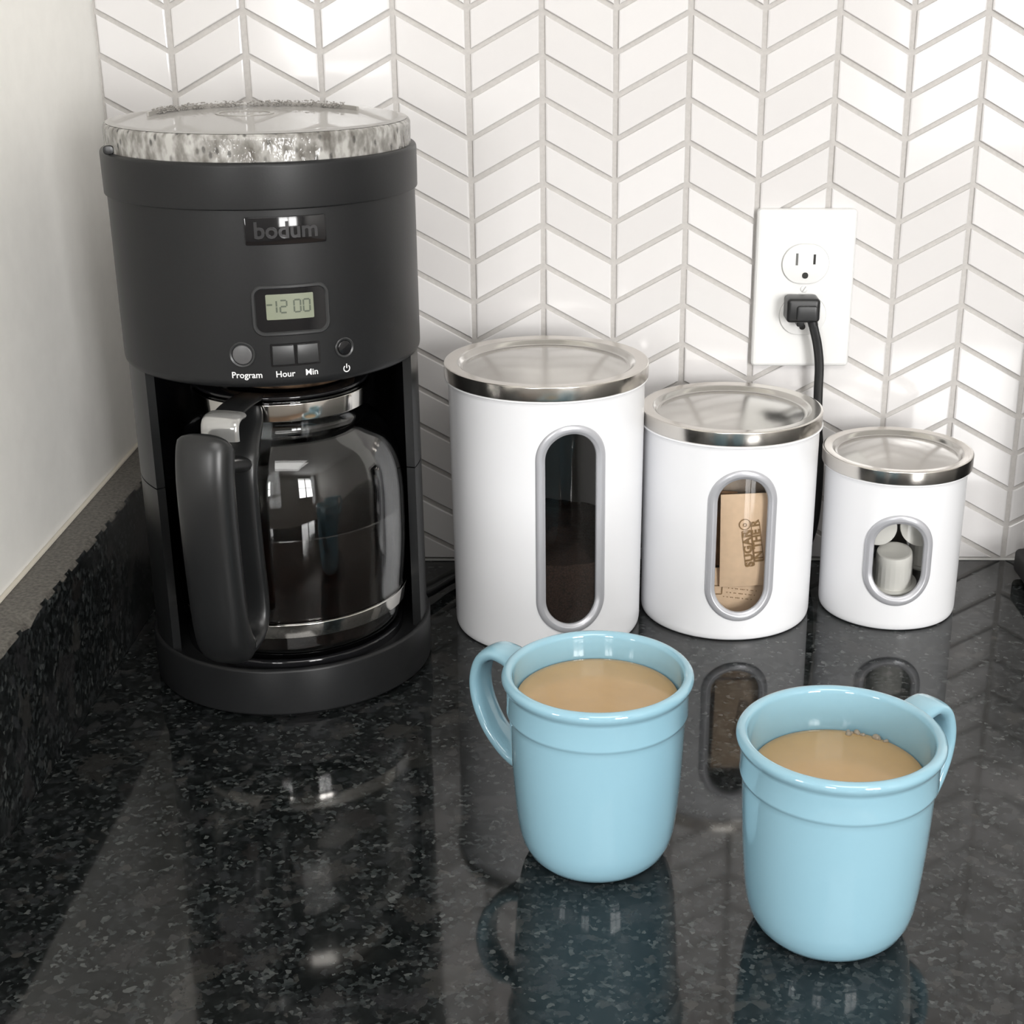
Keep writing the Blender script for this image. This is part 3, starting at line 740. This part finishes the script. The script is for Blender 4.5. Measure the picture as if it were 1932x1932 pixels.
# creamer cups in the small canister
def build_creamers():
    X, Y = SML
    proto = empty('creamer_cup', (0, 0, 0))
    n = 72
    def ribbed(prof, amp):
        me = lathe(prof, n)
        for v in me.vertices:
            r = math.hypot(v.co.x, v.co.y)
            if r > 0.006 and 0.003 < v.co.z < 0.0165:
                a = math.atan2(v.co.x, -v.co.y); k = 1-amp*(0.5+0.5*math.cos(a*24))
                v.co.x *= k; v.co.y *= k
        return me
    finish('cup', ribbed([(0.0118, 0.0004), (0.0122, 0.0020), (0.0122, 0.0035), (0.0120, 0.0100), (0.0118, 0.0160), (0.0117, 0.0180), (0.0115, 0.0228), (0.0110, 0.0240), (0.0098, 0.0243), (0.0090, 0.0241), (0, 0.0241)], 0.030), M_CREAM, proto, angle=50)
    finish('flange', lathe(round_prof([(0.0105, 0.0004), (0.0150, 0.0004), (0.0150, 0.0018), (0.0110, 0.0020)], [0, .0004, .0004, 0]), n), M_CREAM, proto)
    finish('foil_lid', lathe([(0, -0.0002), (0.0148, -0.0002), (0.0148, 0.0003), (0, 0.0003)], n), M_FOIL, proto)
    spots = [((-0.0020, -0.0265, 0.0275), (D(11), D(-4), 0), 'white creamer cup standing upside down in the middle of the window'),
             ((-0.0165, -0.0095, 0.0735), (D(94), D(0), D(0)), 'white creamer cup at top left of the window, above the upright cup'),
             ((0.0145, -0.0335, 0.0735), (D(-84), D(0), D(0)), 'white creamer cup with round lid showing at upper right of the window'),
             ((0.0262, -0.0040, 0.0335), (0, 0, D(40)), 'shaded creamer cup at the right of the upright cup, set back'),
             ((-0.0130, 0.0040, 0.0203), (0, D(90), 0), 'creamer cup lying low on its side behind the upright cup'),
             ((-0.0240, 0.0120, 0.0372), (0, 0, D(10)), 'creamer cup half hidden behind the upright cup, on the left')]
    for i, (p, r, lab) in enumerate(spots):
        o = proto if i == 0 else copy_tree(proto)
        o.location = (X+p[0], Y+p[1], p[2]); o.rotation_euler = r; o.scale = (1.08, 1.08, 1.12)
        tag(o, lab, 'creamer', 'creamer cups in the small canister')
build_creamers()

# ================================================================== MUGS
def build_mug(name, label, clabel, X, Y, haz, level, bub):
    root = empty(name, (X, Y, 0.0), 0.0)
    tag(root, label, 'mug', 'turquoise coffee mugs')
    out = [(0, 0.0022), (0.0255, 0.0022), (0.0270, 0.0004), (0.0300, 0.0004), (0.0332, 0.0024), (0.0362, 0.0058), (0.0388, 0.0112), (0.0404, 0.0180), (0.0417, 0.0290), (0.0427, 0.0420), (0.0435, 0.0550), (0.0441, 0.0680), (0.0445, 0.0790), (0.0447, 0.0815)]
    out += [(0.0452, 0.0828), (0.0459, 0.0838), (0.0459, 0.0846), (0.0457, 0.0865), (0.0458, 0.0920), (0.0459, 0.0965), (0.0461, 0.0978), (0.0470, 0.0990)]
    lip = [(0.0455+0.0027*math.sin(a), 0.1020+0.0030*math.cos(a)) for a in [D(115)-D(210)*k/12 for k in range(13)]]
    inn = [(0.0425, 0.0990), (0.0421, 0.0960), (0.0410, 0.0880), (0.0400, 0.0780), (0.0392, 0.0500), (0.0380, 0.0250), (0.0340, 0.0110), (0.0260, 0.0062), (0, 0.0055)]
    finish('body', lathe(out+lip+inn, 128), M_MUG, root, angle=70)
    u = Vector((math.sin(haz), -math.cos(haz), 0)); pt = lambda r, z: u*r+Vector((0, 0, z))
    path = spline([pt(0.0440, 0.0962), pt(0.0475, 0.0972), pt(0.0530, 0.0995), pt(0.0610, 0.1000), pt(0.0685, 0.0945), pt(0.0720, 0.0830), pt(0.0705, 0.0700), pt(0.0645, 0.0570), pt(0.0560, 0.0475), pt(0.0480, 0.0425), pt(0.0412, 0.0410)], 7)
    n = len(path); sc_ = [1.12-0.17*math.sin(PI*i/(n-1)) for i in range(n)]
    finish('handle', tube(path, superell(0.0088, 0.0036, 2.6, 20), across=Vector((math.cos(haz), math.sin(haz), 0)), scale=sc_), M_MUG, root, angle=70)
    rr = 0.0398+(level-0.078)*0.09
    c = finish('milky_coffee', lathe([(0, level-0.004), (rr-0.003, level-0.004), (rr-0.0004, level-0.0006), (rr-0.0012, level-0.0001), (rr-0.004, level), (0, level)], 96), M_MILKCOFFEE)
    c.location = (X, Y, 0); tag(c, clabel, 'coffee', 'milky coffees')
    rnd = random.Random(int(level*1e5)); bm = bmesh.new()
    for k in range(bub[1]):
        a = bub[0]+rnd.uniform(-1, 1)*bub[2]; r = rr-0.0014-abs(rnd.gauss(0, 0.0012)); s = rnd.uniform(0.0003, 0.0009)*bub[3]
        bmesh.ops.create_icosphere(bm, subdivisions=2, radius=s, matrix=Matrix.Translation((r*math.sin(a), -r*math.cos(a), level)))
    me = bpy.data.meshes.new('m'); bm.to_mesh(me); bm.free()
    b = finish('bubbles', me, M_BUBBLE, c); b['kind'] = 'stuff'
build_mug('coffee_mug', 'turquoise mug filled nearly to the rim, handle pointing to the coffee maker', 'milky coffee near the rim of the mug before the tall canister', 0.3382, -0.3995, D(-122), 0.0916, (D(75), 7, D(5), 0.9))
build_mug('coffee_mug', 'turquoise mug nearest the camera, filled less full, handle turned to the back', 'milky coffee with a cluster of bubbles, lower down in the nearest mug', 0.4490, -0.4625, D(126), 0.0843, (D(149), 15, D(15), 2.3))

# ================================================================== OUTLET, PLUG, CORD
def build_outlet():
    X, Z = 0.4945, 0.2137
    root = empty('wall_outlet', (X, -0.0004, Z), 0.0)
    tag(root, 'white double wall outlet plate on the chevron tiles', 'outlet')
    finish('cover_plate', slab(0.0715, 0.1150, 0.003, 0.0, -0.0062, 24, 0.0028), M_PLATE, root, angle=12)
    for sz in (1, -1):
        me = slab(0.0335, 0.0282, 0.0139, 0.0, -0.0076, 30, 0.0003)
        # flat top and bottom, round sides
        rc = finish('receptacle', me, M_PLATE, root, angle=50, loc=(0.0, -0.0006, sz*0.0188))
        finish('socket_gap', ring_frame(0.0335, 0.0282, 0.0139, [(-0.0001, -0.0058), (0.0005, -0.0058), (0.0005, -0.0059), (-0.0001, -0.0059)], n=12), mat('gap_shadow_line', (0.55, 0.55, 0.54), 0.8), rc, loc=(0, 0.0002, 0))
        for x, h_ in ((-0.0064, 0.0085), (0.0062, 0.0072)):
            finish('slot', box_mesh(x-0.0008, x+0.0008, -0.0080, -0.0070, 0.0035-h_/2, 0.0035+h_/2), M_SLOTG if x < 0 else M_SLOT, rc, smooth=False)
        finish('ground_hole', slab(0.0044, 0.0044, 0.0020, -0.0070, -0.0080, 14), M_SLOT, rc, loc=(0, 0, -0.0082))
    sc_ = finish('screw', slab(0.0052, 0.0052, 0.0026, -0.0050, -0.0070, 14, 0.0006), M_PLATE, root, loc=(0, 0, 0.0004))
    s2 = finish('screw_slot', box_mesh(-0.0004, 0.0004, -0.00715, -0.0068, -0.0023, 0.0023), mat('screw_slot_grey', (0.45, 0.45, 0.44), 0.6), sc_, smooth=False); s2.rotation_euler = (0, D(32), 0)
build_outlet()
def build_cord():
    root = empty('power_cord', (0.4922, -0.0085, 0.2020), 0.0)
    tag(root, 'black power cord plugged into the lower socket, hanging behind the canisters', 'cord')
    ox, oy, oz = root.location
    finish('plug', slab(0.0240, 0.0175, 0.0030, -0.0008, -0.0175, 20, 0.0026), M_BLACK_S, root, angle=60)
    finish('plug_grip', slab(0.0150, 0.0110, 0.0020, -0.0165, -0.0190, 14, 0.0012, cx=0.0025, cz=-0.0015), M_DARKGREY, root, angle=60)
    finish('ground_pin', slab(0.0055, 0.0060, 0.0015, -0.001, -0.0110, 10, 0.001, cx=-0.0008, cz=-0.0100), M_BLACK_S, root)
    P = [(0.4985, -0.0215, 0.1985), (0.5003, -0.0220, 0.1905), (0.5042, -0.0215, 0.1760), (0.5066, -0.0205, 0.1600), (0.5072, -0.0195, 0.1400), (0.5085, -0.0180, 0.1150), (0.5115, -0.0170, 0.0900), (0.5122, -0.0160, 0.0600), (0.5100, -0.0150, 0.0300), (0.5020, -0.0150, 0.0100), (0.4850, -0.0150, 0.0046), (0.4500, -0.0140, 0.0042), (0.4000, -0.0180, 0.0042), (0.3500, -0.0160, 0.0042), (0.3000, -0.0200, 0.0042), (0.2600, -0.0330, 0.0050), (0.2400, -0.0520, 0.0060), (0.2240, -0.0800, 0.0070), (0.2080, -0.0980, 0.0090)]
    path = spline([(x-ox, y-oy, z-oz) for x, y, z in P], 8)
    sec = [(a+s*0.0017, b) for s in (1, -1) for a, b in [(0.0017*math.cos(t)*1.0, 0.0018*math.sin(t)) for t in ([(-PI/2+PI*k/7) for k in range(8)] if s == 1 else [(PI/2+PI*k/7) for k in range(8)])]]
    finish('cable', tube(path, sec, up=Vector((0.05, 1, 0.2))), M_BLACK_S, root, angle=60)
    finish('strain_relief', tube(path[:9], superell(0.0036, 0.0030, 2.3, 14), up=Vector((0.05, 1, 0.2)), scale=[1.15-0.02*k for k in range(9)]), M_BLACK_S, root, angle=60)
build_cord()

# black appliance cut by the right edge of the picture
def build_appliance():
    root = empty('black_appliance', (0.740, -0.075, 0.0), 0.0)
    tag(root, 'black appliance showing only its rounded base corner at the right edge', 'appliance')
    bm_ = box_mesh(-0.0790, 0.09, -0.052, 0.045, 0.003, 0.022, 0.004, 4)
    finish('base', bm_, mat('black_rubber', (0.004, 0.004, 0.004), 0.65), root)
    finish('housing', box_mesh(-0.045, 0.09, -0.055, 0.040, 0.0195, 0.19, 0.012, 4), M_BLACK_S, root)
    for sx, sy in ((-0.060, -0.045), (-0.060, 0.030), (0.075, -0.045), (0.075, 0.030)):
        finish('foot', lathe([(0, 0.0003), (0.007, 0.0003), (0.006, 0.0035), (0, 0.0035)], 20), M_BLACK_S, root, loc=(sx, sy, 0))
build_appliance()
